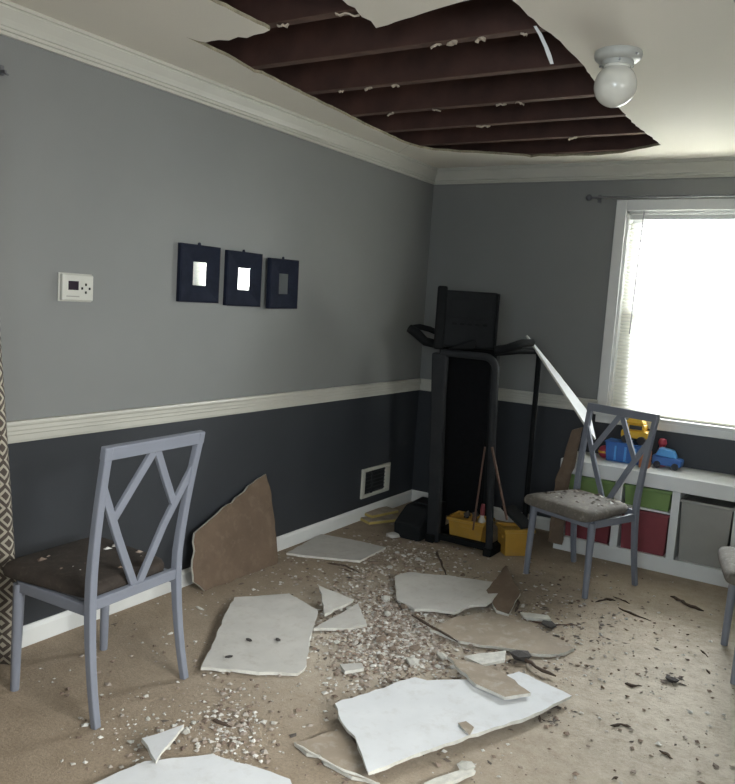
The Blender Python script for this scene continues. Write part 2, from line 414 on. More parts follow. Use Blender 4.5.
# second flap of paper at the top joist
# small screw holes / cracked joint line near the corner
A, B = fl(398, 153, H-.0005), fl(409, 145.5, H-.0005)
m = MB(); m.bar(A, B, .004, .002); o = m.build('joint_crack', 'gypsum_edge', ceiling); o['label'] = 'fine crack along a ceiling joint near the corner'

# crown moulding, chair rail, baseboards
crown = [(0, H), (.048, H), (.048, H-.012), (.041, H-.014), (.041, H-.020), (.044, H-.022), (.040, H-.030), (.033, H-.042), (.026, H-.054), (.021, H-.066), (.018, H-.076), (.012, H-.077), (.012, H-.082), (.017, H-.084), (.017, H-.091), (.009, H-.092), (.009, H-.097), (.014, H-.099), (.014, H-.107), (0, H-.107)]
m = MB(); m.profile(crown, 'y', RY, 0, 1, -1); struct(m.build('trim_1', 'trim'), 'white crown moulding along the left wall', 'moulding')
m = MB(); m.profile(crown, 'x', 0, RX, 1, -1); struct(m.build('trim_2', 'trim'), 'white crown moulding along the back wall', 'moulding')
rail = [(0, ZR0), (.010, ZR0), (.013, ZR0+.010), (.013, ZR0+.030), (.018, ZR0+.034), (.018, ZR0+.046), (.022, ZR0+.052), (.022, ZR0+.066), (.028, ZR0+.071), (.030, ZR0+.078), (.027, ZR1), (0, ZR1)]
m = MB(); m.profile(rail, 'y', RY, 0, 1, -1); struct(m.build('trim_3', 'trim'), 'white chair rail along the left wall', 'chair rail')
m = MB(); m.profile(rail, 'x', 0, 1.33, 1, 0); struct(m.build('trim_4', 'trim'), 'white chair rail on the back wall behind the treadmill', 'chair rail')
bb = [(0, 0), (.014, 0), (.014, ZB-.018), (.010, ZB-.008), (.006, ZB), (0, ZB)]
m = MB(); m.profile(bb, 'y', RY, 0, 1, -1); struct(m.build('baseboard_left', 'white'), 'white baseboard along the left wall', 'baseboard')
m = MB(); m.profile(bb, 'x', 0, RX, 1, -1); struct(m.build('baseboard_back', 'white'), 'white baseboard along the back wall', 'baseboard')

# ------------------------------------------------------------------ back window
win = bpy.data.objects.new('window_1', None); COL.objects.link(win); win.location = (0, 0, 0)
struct(win, 'bright white framed sash window behind closed blinds', 'window')
cw = .066
m = MB(); m.span((WX0-cw, -.022, WZ0-.004), (WX0, 0, WZ1+cw)); m.span((WX1, -.022, WZ0-.004), (WX1+cw, 0, WZ1+cw)); m.span((WX0, -.022, WZ1), (WX1, 0, WZ1+cw))
m.build('casing', 'white', win, bevel=.004)
m = MB(); m.span((WX0-cw-.012, -.04, WZ0-.028), (WX1+cw+.012, .06, WZ0-.004)); m.span((WX0-cw, -.02, .788), (WX1+cw, 0, WZ0-.028)); m.build('sill', 'white', win, bevel=.004)
m = MB(); j = .015
m.span((WX0, 0, WZ0-.004), (WX0+j, T, WZ1)); m.span((WX1-j, 0, WZ0-.004), (WX1, T, WZ1)); m.span((WX0, 0, WZ1-j), (WX1, T, WZ1)); m.span((WX0, .06, WZ0-.02), (WX1, T, WZ0))
m.build('jamb', 'white', win)
zm = (WZ0+WZ1)/2-.03
for z0, z1, y in ((WZ0, zm+.04, .07), (zm, WZ1-j, .098)):
    m = MB(); sw = .10
    m.span((WX0+j, y, z0), (WX0+j+sw, y+.026, z1)); m.span((WX1-j-sw, y, z0), (WX1-j, y+.026, z1))
    m.span((WX0+j+sw, y, z0), (WX1-j-sw, y+.026, z0+.032)); m.span((WX0+j+sw, y, z1-.04), (WX1-j-sw, y+.026, z1))
    s_ = m.build('sash', 'white', win)
    m = MB(); m.span((WX0+j+sw-.004, y+.011, z0+.028), (WX1-j-sw+.004, y+.015, z1-.035)); m.build('pane', 'glass', s_)

# blind: headrail, slats, bottom rail, cords, wand
bl = thing('window_blind', 'white slatted mini blind lowered over the bright back window', 'blind', (WX0, .03, WZ0))
bw_ = WX1-WX0-2*j-.012; x0 = j+.006
def local(o): return o
m = MB(); m.span((x0, -.018, WZ1-WZ0-.052), (x0+bw_, .018, WZ1-WZ0-.020)); m.build('headrail', 'white', bl, bevel=.003)
m = MB(); m.span((x0, -.012, .001), (x0+bw_, .012, .012)); m.build('bottom_rail', 'blind', bl, bevel=.003)
m = MB(); r = []
for k in range(5):
    t = k/4-.5; r.append((t*.025, .0035*(1-4*t*t)))
vs = []
for x in (x0, x0+bw_): vs += [Vector((x, a_, b_)) for a_, b_ in r]
m.add(vs, [(k, k+1, 5+k+1, 5+k) for k in range(4)])
slat = m.build('slat', 'blind', bl); nsl = 54; gap = (WZ1-WZ0-.052-.03)/nsl
for k in range(nsl):
    q = slat if k == 0 else slat.copy()
    if k: COL.objects.link(q)
    q.location = (0, 0, .020+gap*k); q.rotation_euler = (math.radians(48), 0, 0)
for fx in (.12, .5, .88):
    m = MB(); m.tube([(x0+bw_*fx, -.013, .01), (x0+bw_*fx, -.013, WZ1-WZ0-.05)], .0012, 6); m.build('ladder_cord', 'white', bl)
A = onY(644, 213, -.005)-Vector(bl.location); B = onY(629.5, 334, -.012)-Vector(bl.location)
m = MB(); m.tube([(A.x, -.034, A.z+.03), (A.x, -.037, A.z), (B.x, -.042, B.z)], .0042, 8); m.build('tilt_wand', 'steel', bl)

# curtain rod above the window
A = onY(589, 197.6, -.07)
cr = thing('curtain_rod', 'thin grey curtain rod with ball end above the back window', 'curtain rod', (A.x, 0, A.z))
m = MB(); m.tube([(.01, -.07, 0), (1.6, -.07, 0)], .007, 10); m.build('rod', 'rod', cr, smooth=True)
m = MB(); m.lathe([(0, -.022), (.012, -.018), (.02, -.006), (.02, .006), (.012, .018), (0, .022)], (0, -.07, 0), 14, rot=Matrix.Rotation(PI/2, 3, 'Y')); m.build('finial', 'rod', cr, smooth=True)
for x in (.05, 1.5):
    m = MB(); m.box((x, -.006, .0), (.02, .012, .05)); m.bar((x, -.01, 0), (x, -.075, 0), .01, .012); m.build('bracket', 'rod', cr)

# glass door at the right of the photographer (second source of daylight)
d1 = bpy.data.objects.new('door_1', None); COL.objects.link(d1); struct(d1, 'white framed glass door in the right wall', 'door')
m = MB()
for y0, y1 in ((DY0, DY0+.06), (DY1-.06, DY1), ((DY0+DY1)/2-.04, (DY0+DY1)/2+.04)): m.span((RX+.02, y0, 0), (RX+.08, y1, DZ1))
m.span((RX+.02, DY0, DZ1-.06), (RX+.08, DY1, DZ1)); m.span((RX+.02, DY0, 0), (RX+.08, DY1, .08)); m.build('door_frame', 'white', d1)
for y0, y1 in ((DY0+.06, (DY0+DY1)/2-.04), ((DY0+DY1)/2+.04, DY1-.06)):
    m = MB(); m.span((RX+.048, y0, .08), (RX+.052, y1, DZ1-.06)); m.build('pane', 'glass', d1)

# ------------------------------------------------------------------ things on the left wall
th = thing('thermostat', 'white wall thermostat with small dark screen on the grey wall', 'thermostat', (0, -3.022, 1.452))
m = MB(); m.span((.0, -.074, -.053), (.024, .074, .053)); m.build('body', 'plastic_white', th, bevel=.005)
m = MB(); m.span((.0, -.079, -.057), (.006, .079, .057)); m.build('back_plate', 'plastic_white', th, bevel=.002)
m = MB(); m.span((.0235, -.047, -.010), (.0262, .000, .026)); o = m.build('screen', 'lcd', th); o['label'] = 'dark display'
for dy, dz in ((.036, .014), (.036, -.018), (.018, -.002), (.054, -.002)):
    m = MB(); m.span((.0235, dy-.004, dz-.005), (.0265, dy+.004, dz+.005)); m.build('button', 'console_grey', th, bevel=.001)
m = MB(); m.span((.0235, -.055, -.038), (.0255, .005, -.033)); m.build('slot', 'grey_bin', th)

def wall_mirror(y0, y1, z0, z1, label, rx=0, rz=0):
    cy, cz = (y0+y1)/2, (z0+z1)/2; W, Hh = (y1-y0)/2, (z1-z0)/2; a_, b_ = .042, .054
    o = thing('wall_mirror', label, 'mirror', (0.001, cy, cz), group='dark framed mirrors on the left wall'); o.rotation_euler = (rx, 0, rz); o.location.x += abs(rz)*W
    m = MB()
    def rect(w_, h_, x): return [Vector((x, -w_, -h_)), Vector((x, w_, -h_)), Vector((x, w_, h_)), Vector((x, -w_, h_))]
    m.rings([rect(W, Hh, 0), rect(W, Hh, .020), rect(W-.008, Hh-.008, .024), rect(a_+.012, b_+.012, .015), rect(a_, b_, .012), rect(a_, b_, .006)])
    m.build('frame', 'navy', o)
    m = MB(); m.span((.011, -a_-.001, -b_-.001), (.0135, a_+.001, b_+.001)); g = m.build('mirror_glass', 'mirror', o); g['label'] = 'small reflecting centre pane'
    m = MB(); m.lathe([(.009, 0), (.009, .004), (.004, .006)], (.004, 0, Hh+.004), 10, rot=Matrix.Rotation(PI/2, 3, 'Y')); m.build('hanger', 'navy', o)
wall_mirror(-2.465, -2.200, 1.415, 1.686, 'dark square framed mirror nearest the thermostat, with a bright centre')
wall_mirror(-2.148, -1.882, 1.406, 1.681, 'middle dark framed mirror, its small centre pane fully white')
wall_mirror(-1.846, -1.565, 1.402, 1.670, 'dark framed mirror nearest the corner, its centre pane dark', .02, .09)

ve = thing('wall_vent', 'white framed floor register vent low on the slate wall', 'vent', (0, -.55, .248))
m = MB()
for a_, b_ in (((0, -.183, -.102), (.014, .183, -.078)), ((0, -.183, .078), (.014, .183, .102)), ((0, -.183, -.078), (.014, -.145, .078)), ((0, .120, -.078), (.014, .183, .078))): m.span(a_, b_)
m.build('frame', 'trim', ve, bevel=.003)
m = MB(); m.span((.001, -.146, -.079), (.003, .121, .079)); m.build('opening', 'duct_shade', ve)  # near-black plate, its colour stands for the duct's inner shade
m = MB(); m.span((.002, -.062, -.078), (.012, -.044, .078)); m.build('bar', 'dark_metal', ve)
for k in range(6):
    m = MB(); m.box((.007, -.012, -.065+.026*k), (.002, .265, .012), Matrix.Rotation(.7, 3, 'Y')); m.build('louver', 'duct_shade', ve)  # louvers blackened so they sink into the painted shade

# ------------------------------------------------------------------ curtain at the left edge
ct = thing('curtain', 'brown and cream diamond patterned curtain hanging at the left edge', 'curtain', (.10, -3.40, 0))
ny, nz = 70, 24; vs = []; uvs = []
for k in range(nz+1):
    z = .012+2.21*k/nz
    edge = .075-.105*(z/1.27) if z < 1.27 else -.03-.03*(z-1.27)
    wid = .75
    for i in range(ny+1):
        s_ = i/ny; y = edge-s_*wid; amp = .032*(1.15-.25*z/2.2)
        vs.append((amp*math.sin(s_*2*PI*6+.6)+.012*math.sin(s_*11+z*1.5), y, z)); uvs.append((s_*1.15, z))
me = bpy.data.meshes.new('curtain_panel'); W1 = ny+1
fs = [(k*W1+i, k*W1+i+1, (k+1)*W1+i+1, (k+1)*W1+i) for k in range(nz) for i in range(ny)]
me.from_pydata(vs, [], fs); ul = me.uv_layers.new(name='UVMap')
for lp in me.loops: ul.data[lp.index].uv = uvs[lp.vertex_index]
me.materials.append(M['curtain']); me.polygons.foreach_set('use_smooth', [True]*len(fs))
o = bpy.data.objects.new('fabric_panel', me); COL.objects.link(o); o.parent = ct
sd = o.modifiers.new('thick', 'SOLIDIFY'); sd.thickness = .003
m = MB(); m.tube([(0, -.03, 2.235), (0, -1.5, 2.235)], .011, 10); m.build('rod', 'rod', ct, smooth=True)
m = MB(); m.box((-.096, .050, 2.210), (.008, .014, .035)); m.bar((-.095, .048, 2.205), (-.075, .052, 2.205), .010, .010); m.bar((-.092, .050, 2.205), (-.085, .07, 2.198), .006, .006); m.build('bracket', 'rod', ct)

# ------------------------------------------------------------------ ceiling light
G = fl(618, 58, H-.02)
cl = thing('ceiling_light', 'white glass globe ceiling light beside the torn hole', 'ceiling light', (G.x, G.y, H))
m = MB(); m.lathe([(.084, -.0005), (.086, -.012), (.083, -.024), (.074, -.032), (.058, -.034), (.056, -.05), (.0, -.05)], n=36); m.build('canopy', 'canopy', cl, smooth=True)
m = MB(); pr = []
for k in range(25):
    th_ = PI*k/24; pr.append((.077*math.sin(th_), .077*math.cos(th_)))
pr = [q for q in pr if not (q[1] > .062)]
pr = [(.050, .070)]+pr
m.lathe(pr, (0, 0, -.119), 40); m.build('globe', 'globe', cl, smooth=True)
for k in range(3):
    a_ = 2*PI*k/3+.9; m = MB(); m.tube([(.052*math.cos(a_), .052*math.sin(a_), -.041), (.070*math.cos(a_), .070*math.sin(a_), -.041)], .004, 8); m.build('set_screw', 'steel', cl, smooth=True)
m = MB(); m.lathe([(.0, .0), (.006, -.001), (.007, -.005), (.0, -.009)], (.075, -.035, -.018), 10); o = m.build('pull_bead', 'steel', cl, smooth=True)

# ------------------------------------------------------------------ chairs
def cushion(wf, wr, yf, yr, z0, th, n=22):
    """padded seat: trapezoid with rounded rim"""
    m = MB(); prof = [(.93, 0), (.985, .12), (1.0, .32), (.995, .55), (.96, .78), (.88, .92), (.70, .99), (.35, 1.03), (0.02, 1.05)]
    rings = []; N_ = 48
    for s_, h in prof:
        rg = []
        for k in range(N_):
            a_ = 2*PI*k/N_; ca, sa = math.cos(a_), math.sin(a_); e = .22
            ux = math.copysign(abs(ca)**e, ca); uy = math.copysign(abs(sa)**e, sa)
            y = (yf+yr)/2+uy*(yr-yf)/2*s_; t = (y-yf)/(yr-yf); hw = (wf*(1-t)+wr*t)/2
            rg.append(Vector((ux*hw*s_, y, z0+h*th)))
        rings.append(rg)
    m.rings(rings); return m
def make_chair(label, seat_mat, loc, rz):
    c = thing('dining_chair', label, 'chair', loc, rz, 'grey metal dining chairs')
    px = .202
    def post(z):   # y of rear post at height z (curved rear leg, raked back)
        return .190+.052*((z-.46)/.46)**2 if z < .46 else .190+.080*((z-.46)/.50)**1.35
    for s_ in (-1, 1):
        m = MB(); zs = [0, .06, .12, .2, .28, .36, .42, .5, .58, .66, .74, .82, .9, .962]
        m.sweep([(s_*(px+(.011*(1-z/.46) if z < .46 else .016*(z-.46)/.5)), post(z), z) for z in zs], [(.026+.004*min(1, z/.4), .025+.006*math.exp(-((z-.42)/.2)**2)) for z in zs], (1, 0, 0))
        o = m.build('rear_post', 'chair_paint', c, bevel=.004)
    for s_ in (-1, 1):
        m = MB(); m.tube([(s_*.205, -.185, 0), (s_*.203, -.182, .15), (s_*.200, -.178, .30), (s_*.198, -.175, .40)], [.0155, .0175, .0195, .021], 14); m.build('front_leg', 'chair_paint', c, smooth=True)
    m = MB()
    m.bar((-.198, -.178, .392), (.198, -.178, .392), .022, .04)
    for s_ in (-1, 1): m.bar((s_*.199, -.17, .392), (s_*.201, .185, .392), .022, .04)
    m.build('seat_frame', 'chair_paint', c, bevel=.003)
    cushion(.46, .375, -.265, .172, .412, .062).build('seat_cushion', seat_mat, c, smooth=True)
    zt, zb = .940, .412
    m = MB(); m.bar((-px-.032, post(zt)-.001, zt), (px+.032, post(zt)-.001, zt), .026, .046, (0, .15, 1)); m.build('top_rail', 'chair_paint', c, bevel=.004)
    m = MB(); m.bar((-px, post(zb), zb), (px, post(zb), zb), .022, .040, (0, .1, 1)); m.build('lower_rail', 'chair_paint', c, bevel=.003)
    def pt(u, v): z = zb+(zt-zb)*v; return Vector((u*(px+.015*v), post(z), z))
    for s_ in (-1, 1):
        for pts, nm in (([(s_*1.0, .79), (s_*.52, .40), (s_*.05, .02)], 'lattice_bar'), ([(s_*.02, .97), (s_*.35, .75), (s_*.70, .53)], 'lattice_bar')):
            m = MB(); P_ = [pt(*q) for q in pts]; d_ = (P_[-1]-P_[0]).normalized(); nn = d_.cross(Vector((0, 1, 0))).normalized()
            m.sweep(P_, (.030, .014), nn); m.build(nm, 'chair_paint', c, bevel=.002)
    return c
chair_a = make_chair('grey metal chair with dark brown seat facing the left wall beside the curtain', 'cushion', (.4588, -3.2435, 0), math.radians(-87))
chair_b = make_chair('grey metal chair with debris covered seat standing before the white toy shelf', 'cushion_dusty', (1.532, -.848, 0), math.radians(-21.5))
chair_c = make_chair('grey metal chair cut off by the right edge of the picture', 'cushion_dusty', (2.41+.165, -1.428+.04, 0), math.radians(-77))

# ------------------------------------------------------------------ toy shelf and bins
BD, BH = .366, .58
bc = thing('toy_shelf', 'low white cubby shelf under the window holding coloured bins', 'shelf', (1.232, -.004, 0))
XE = 2.32-1.232+.33
m = MB(); m.span((-.0, -BD-.006, .493), (XE, 0, BH)); m.build('top', 'white', bc, bevel=.004)
m = MB(); m.span((0, -BD, 0), (XE, -.012, .092)); m.build('plinth', 'white', bc, bevel=.003)
m = MB(); m.span((0, -.011, .0), (XE, 0, .493)); m.build('back_panel', 'white', bc)
DX = [0.0, .345, .672, 1.005]
for x in DX+[XE-.045]:
    m = MB(); m.span((x, -BD, .0922), (x+.045, -.0112, .4928)); m.build('side_panel' if x in (0.0, XE-.045) else 'divider', 'white', bc, bevel=.002)
def bin_(x0_, x1_, z0, z1, mat, label, dep=.33, taper=.93, yoff=0, lip=True):
    cx = 1.232+(x0_+x1_)/2; hw = (x1_-x0_)/2
    b = thing('storage_bin', label, 'bin', (cx, -.02-BD/2+.01+yoff, z0), 0, 'bins in the toy shelf')
    h = z1-z0; d2 = dep/2; tk = .004
    def rg(w_, d_, z): return [Vector((-w_, -d_, z)), Vector((w_, -d_, z)), Vector((w_, d_, z)), Vector((-w_, d_, z))]
    m = MB(); m.rings([rg((hw-.008)*taper, d2*taper, 0), rg(hw-.008, d2, h-.012), rg(hw-.008-tk, d2-tk, h-.012), rg((hw-.008)*taper-tk, d2*taper-tk, tk)]); m.build('tub', mat, b, bevel=.003)
    m = MB(); w_ = hw-.001; m.rings([rg(w_-.004, d2+.004, h-.018), rg(w_, d2+.008, h-.014), rg(w_, d2+.008, h), rg(hw-.012, d2-.006, h), rg(hw-.012, d2-.006, h-.014)]); m.build('rim', mat, b)
    return b
bin_(.045, .345, .0925, .345, 'red', 'red bin in the shelf bay behind the chair legs')
bin_(.390, .672, .0925, .345, 'red', 'red bin in the middle bay beside the grey bin')
def runner(x0_, x1_, z):
    m = MB(); m.span((x0_, -BD+.01, z-.012), (x1_, -.012, z)); m.build('runner', 'white', bc)
runner(.045, .345, .362); runner(.390, .672, .362)
bin_(.045, .345, .3625, .486, 'green', 'green bin at the top of the bay behind the chair back')
bin_(.390, .672, .3625, .486, 'green', 'green bin above the red bin in the middle bay')
bin_(.717, 1.005, .0925, .455, 'grey_bin', 'tall grey bin filling the right bay of the shelf', taper=.90)

# toys on the shelf
SY = -.20
def onshelf(x): return x
# yellow toy digger
A = onY(636, 462, SY)
ty = thing('toy_loader', 'yellow toy vehicle standing on the blue toys on the shelf', 'toy', (1.61, -.12, .58)); ty.scale = (1.1, 1.1, 1.0)
m = MB(); m.span((-.075, -.05, .155), (.075, .05, .205)); m.span((-.045, -.045, .205), (.055, .045, .245)); m.build('body', 'toy_yellow', ty, bevel=.014)
m = MB(); m.rings([[Vector((x, y, z)) for x, z in ((-.06, .245), (.05, .245), (.03, .28), (-.035, .285))] for y in (-.04, .04)]); m.build('roof', 'toy_yellow', ty, bevel=.008)
for x in (-.04, .045):
    for y in (-.052, .052):
        m = MB(); m.lathe([(0, -.012), (.024, -.012), (.026, 0), (.024, .012), (0, .012)], (x, y, .15), 18, rot=Matrix.Rotation(PI/2, 3, 'X')); m.build('wheel', 'toy_black', ty, smooth=True)
m = MB(); m.span((-.03, -.0455, .213), (.04, -.044, .238)); m.build('window', 'toy_black', ty)
# blue crate under it
tb = thing('toy_crate', 'blue toy crate on the shelf below the yellow toy', 'toy', (1.575, -.13, .58))
m = MB()
def rg(w_, d_, z): return [Vector((-w_, -d_, z)), Vector((w_, -d_, z)), Vector((w_, d_, z)), Vector((-w_, d_, z))]
m.rings([rg(.115, .06, .0), rg(.125, .07, .118), rg(.119, .064, .118), rg(.109, .054, .006)]); m.build('tub', 'toy_blue', tb, bevel=.004)
m = MB(); m.span((-.13, -.075, .1165), (.13, .075, .124)); m.build('lid', 'toy_blue', tb, bevel=.002)
for x in (-.06, .0, .06):
    m = MB(); m.span((x-.006, -.072, .01), (x+.006, -.062, .1)); m.build('rib', 'toy_sky', tb)
# blue toy car
tc = thing('toy_car', 'blue toy car with light blue top at the end of the toys', 'toy', (1.815, -.13, .58))
m = MB(); m.rings([[Vector((x, y, z)) for x, z in ((-.085, .018), (.085, .018), (.088, .06), (.05, .068), (-.085, .075))] for y in (-.045, .045)]); m.build('body', 'toy_blue', tc, bevel=.008)
m = MB(); m.rings([[Vector((x, y, z)) for x, z in ((-.07, .075), (.055, .068), (.03, .112), (-.05, .122))] for y in (-.038, .038)]); m.build('cabin', 'toy_sky', tc, bevel=.008)
for x in (-.052, .052):
    for y in (-.046, .046):
        m = MB(); m.lathe([(0, -.009), (.02, -.009), (.021, 0), (.02, .009), (0, .009)], (x, y, .021), 16, rot=Matrix.Rotation(PI/2, 3, 'X')); m.build('wheel', 'toy_black', tc, smooth=True)
to = thing('toy_tower', 'orange toy block with a dark opening beside the blue car', 'toy', (1.705, -.235, .58))
m = MB(); m.span((-.03, -.03, 0), (.03, .03, .105)); m.build('block', 'toy_orange', to, bevel=.006)
m = MB(); m.span((.0, -.0315, .03), (.02, -.0295, .075)); m.build('opening', 'toy_black', to)
m = MB(); m.lathe([(.024, .1052), (.024, .115), (.0, .14)], n=16); m.build('cap', 'toy_red', to, smooth=True)
for x, y, z, r_, lab in ((1.43, -.12, .58, .04, 'red toy ball at the left end of the shelf toys'), (1.765, -.08, .58, .03, 'red and pink toy figure behind the blue car')):
    tr_ = thing('toy_figure' if r_ < .035 else 'toy_ball', lab, 'toy', (x, y, z))
    if r_ < .035:
        m = MB(); m.lathe([(.0, 0), (.035, .0), (.032, .07), (.02, .11), (.014, .115), (0, .118)], n=18); m.build('body', 'toy_red', tr_, smooth=True)
        m = MB(); m.lathe([(.0, .115), (.016, .117), (.027, .14), (.02, .165), (0, .172)], n=18); m.build('head', 'toy_red', tr_, smooth=True)
    else:
        m = MB(); m.lathe([(r_*math.sin(PI*k/14), r_-r_*math.cos(PI*k/14)) for k in range(15)], n=22); m.build('sphere', 'toy_red', tr_, smooth=True)
        m = MB(); m.lathe([(r_*1.01, r_-.006), (r_*1.015, r_), (r_*1.01, r_+.006)], n=22); m.build('stripe', 'toy_yellow', tr_, smooth=True)

# ------------------------------------------------------------------ folded treadmill in the corner
tm = thing('treadmill', 'black folded treadmill standing upright in the dark corner', 'treadmill', (.78, -.70, 0))
O = Vector((.78, -.70, 0))
def L3(x, y, z): return Vector((x, y, z))-O
m = MB(); m.sweep([L3(.598, -.785, .0), L3(.592, -.80, .4), L3(.588, -.84, .9), L3(.588, -.86, 1.19)], [(.085, .05), (.085, .05), (.09, .05), (.10, .05)], (1, 0, 0)); m.build('upright', 'dark_metal', tm, bevel=.012)
arc = [L3(.60, -.865, 1.195)]
for k in range(7):
    a_ = PI/2*k/6; arc.append(L3(.88+.075*math.sin(a_), -.868, 1.12+.075*math.cos(a_)))
arc += [L3(.957, -.86, .9), L3(.965, -.83, .5), L3(.985, -.81, .02)]
m = MB(); m.tube(arc, .022, 14); m.build('frame_tube', 'dark_metal', tm, smooth=True)
m = MB(); m.span(L3(.56, -.835, 0), L3(.62, -.36, .05)); m.span(L3(.955, -.84, 0), L3(1.01, -.36, .05)); m.span(L3(.62, -.80, .02), L3(.955, -.75, .06)); m.build('base_frame', 'black_plastic', tm, bevel=.008)
rt = Matrix.Rotation(math.radians(4), 3, 'X')
dk = MB(); dk.box(L3(.635, -.50, .66), (.34, .05, 1.14), rt); d_ = dk.build('deck', 'black_plastic', tm, bevel=.008)
m = MB(); m.box(L3(.635, -.528, .66), (.29, .006, 1.10), rt); m.build('belt', 'belt', d_)
for x in (.455, .815):
    m = MB(); m.box(L3(x, -.51, .66), (.04, .062, 1.15), rt); m.build('side_rail', 'console_grey', d_, bevel=.006)
# console
rt2 = Matrix.Rotation(math.radians(27), 3, 'Z') @ Matrix.Rotation(math.radians(-5), 3, 'X')
C0 = L3(.725, -.80, 1.40)
def CP(x, y, z): return C0+rt2 @ Vector((x, y, z))
m = MB(); m.box(CP(0, 0, 0), (.33, .08, .335), rt2); cs = m.build('console', 'console_grey', tm, bevel=.012)
m = MB(); m.box(CP(-.165, -.015, .0), (.06, .10, .375), rt2); m.build('side_cheek', 'black_plastic', cs, bevel=.012)
m = MB(); m.box(CP(.165, -.012, -.005), (.02, .09, .33), rt2); m.build('side_cheek', 'black_plastic', cs, bevel=.006)
m = MB(); m.box(CP(.01, -.041, .06), (.24, .006, .11), rt2); m.build('display', 'console_grey', cs, bevel=.002)
for k in range(5):
    m = MB(); m.box(CP(-.08+.045*k, -.041, -.03), (.028, .006, .014), rt2); m.build('key', 'black_plastic', cs, bevel=.002)
m = MB(); m.rings([[CP(x, y, z) for x, z in ((-.11, -.185), (.05, -.175), (.05, -.115), (-.02, -.14))] for y in (-.10, -.04)]); m.build('tray', 'black_plastic', cs, bevel=.006)
# hand grips
m = MB(); m.tube([L3(.57, -.83, 1.235), L3(.48, -.86, 1.25), L3(.42, -.88, 1.30), L3(.375, -.89, 1.325)], [.026, .028, .030, .026], 12); m.build('hand_grip', 'black_plastic', tm, smooth=True)
m = MB(); m.tube([L3(.56, -.76, 1.29), L3(.47, -.80, 1.325), L3(.40, -.80, 1.335), L3(.37, -.86, 1.325)], [.018]*4, 12); m.build('hand_grip', 'black_plastic', tm, smooth=True)
m = MB(); m.tube([L3(.92, -.83, 1.235), L3(.985, -.80, 1.25), L3(1.04, -.70, 1.285), L3(1.07, -.62, 1.29)], [.026, .026, .024, .022], 12); m.build('hand_grip', 'black_plastic', tm, smooth=True)
m = MB(); m.tube([L3(.90, -.80, 1.215), L3(1.0, -.66, 1.235), L3(1.065, -.5, 1.235), L3(1.075, -.49, 1.20), L3(1.075, -.49, .6), L3(1.075, -.49, .0)], [.02, .02, .018, .018, .016, .018], 12); m.build('side_handrail', 'black_plastic', tm, smooth=True)
# motor hood at the foot
m = MB(); m.rings([[L3(x, y, z) for y, z in ((-.88, .0), (-.885, .10), (-.74, .185), (-.52, .20), (-.50, .0))] for x in (.36, .545)]); m.build('motor_hood', 'console_grey', tm, bevel=.012)
m = MB(); m.box(L3(.445, -.66, .196), (.09, .05, .008), Matrix.Rotation(.1, 3, 'X')); m.build('hood_label', 'dark_metal', tm)

# yellow bins at the foot of the treadmill with odds and ends
def tub(name, label, c, wx, dy, h, rz, mat, cat='bin', group=None):
    b = thing(name, label, cat, c, rz, group)
    def rg(w_, d_, z): return [Vector((-w_, -d_, z)), Vector((w_, -d_, z)), Vector((w_, d_, z)), Vector((-w_, d_, z))]
    w2, d2 = wx/2, dy/2; t_ = .85
    m = MB(); m.rings([rg(w2*t_, d2*t_, 0), rg(w2, d2, h), rg(w2-.005, d2-.005, h), rg(w2*t_-.005, d2*t_-.005, .005)]); m.build('tub', mat, b, bevel=.004)
    m = MB(); m.rings([rg(w2, d2, h-.02), rg(w2+.008, d2+.008, h-.016), rg(w2+.008, d2+.008, h+.002), rg(w2-.006, d2-.006, h+.002), rg(w2-.006, d2-.006, h-.016)]); m.build('rim', mat, b)
    m = MB(); m.span((-.03, -d2-.002, h*.62), (.03, -d2*.93, h*.72)); m.build('grip', mat, b)
    return b
tub('storage_bin', 'yellow plastic bin between the treadmill uprights', (.785, -.655, 0), .235, .17, .165, math.radians(2), 'yellow', group='yellow bins by the treadmill')
tub('storage_bin', 'yellow plastic bin right of the treadmill, tipped toward the chair', (1.075, -.64, 0), .15, .18, .165, math.radians(-48), 'yellow', group='yellow bins by the treadmill')
fg = thing('toy_bottle', 'small white bottle with red cap poking out of the yellow bin', 'bottle', (.865, -.67, .01))
m = MB(); m.lathe([(0, 0), (.022, 0), (.024, .01), (.024, .15), (.012, .18), (.011, .19), (0, .19)], n=16); m.build('body', 'plastic_white', fg, smooth=True)
m = MB(); m.lathe([(.0, .1902), (.014, .1902), (.014, .225), (.011, .26), (0, .262)], n=16); m.build('cap', 'red', fg, smooth=True)
for k, (x, y, L_, r_, lab) in enumerate(((.73, -.64, .15, .02, 'dark tool standing in the left of the yellow bin'), (.80, -.67, .17, .016, 'reddish wooden block standing in the yellow bin'))):
    o = thing('tool', lab, 'tool', (x, y, .012)); m = MB(); m.bar((0, 0, 0), (.012, .01, L_), .03, .02, (0, 1, 0)); m.build('shaft', 'wood_red' if k else 'black_plastic', o, bevel=.004)
    m = MB(); m.bar((.0, .01, L_), (.03, .01, L_+.02), .035, .022, (0, 1, 0)); m.build('head', 'debris_dark', o, bevel=.004)
o = thing('grey_panel', 'dark grey flat panel lying across the right yellow bin', 'panel', (1.06, -.58, .21)); o.rotation_euler = (.1, .35, -.5)
m = MB(); m.span((-.11, -.05, -.006), (.11, .05, .006)); m.build('plate', 'dark_metal', o, bevel=.003)
m = MB(); m.span((-.11, -.05, .006), (.11, -.04, .014)); m.build('lip', 'console_grey', o)
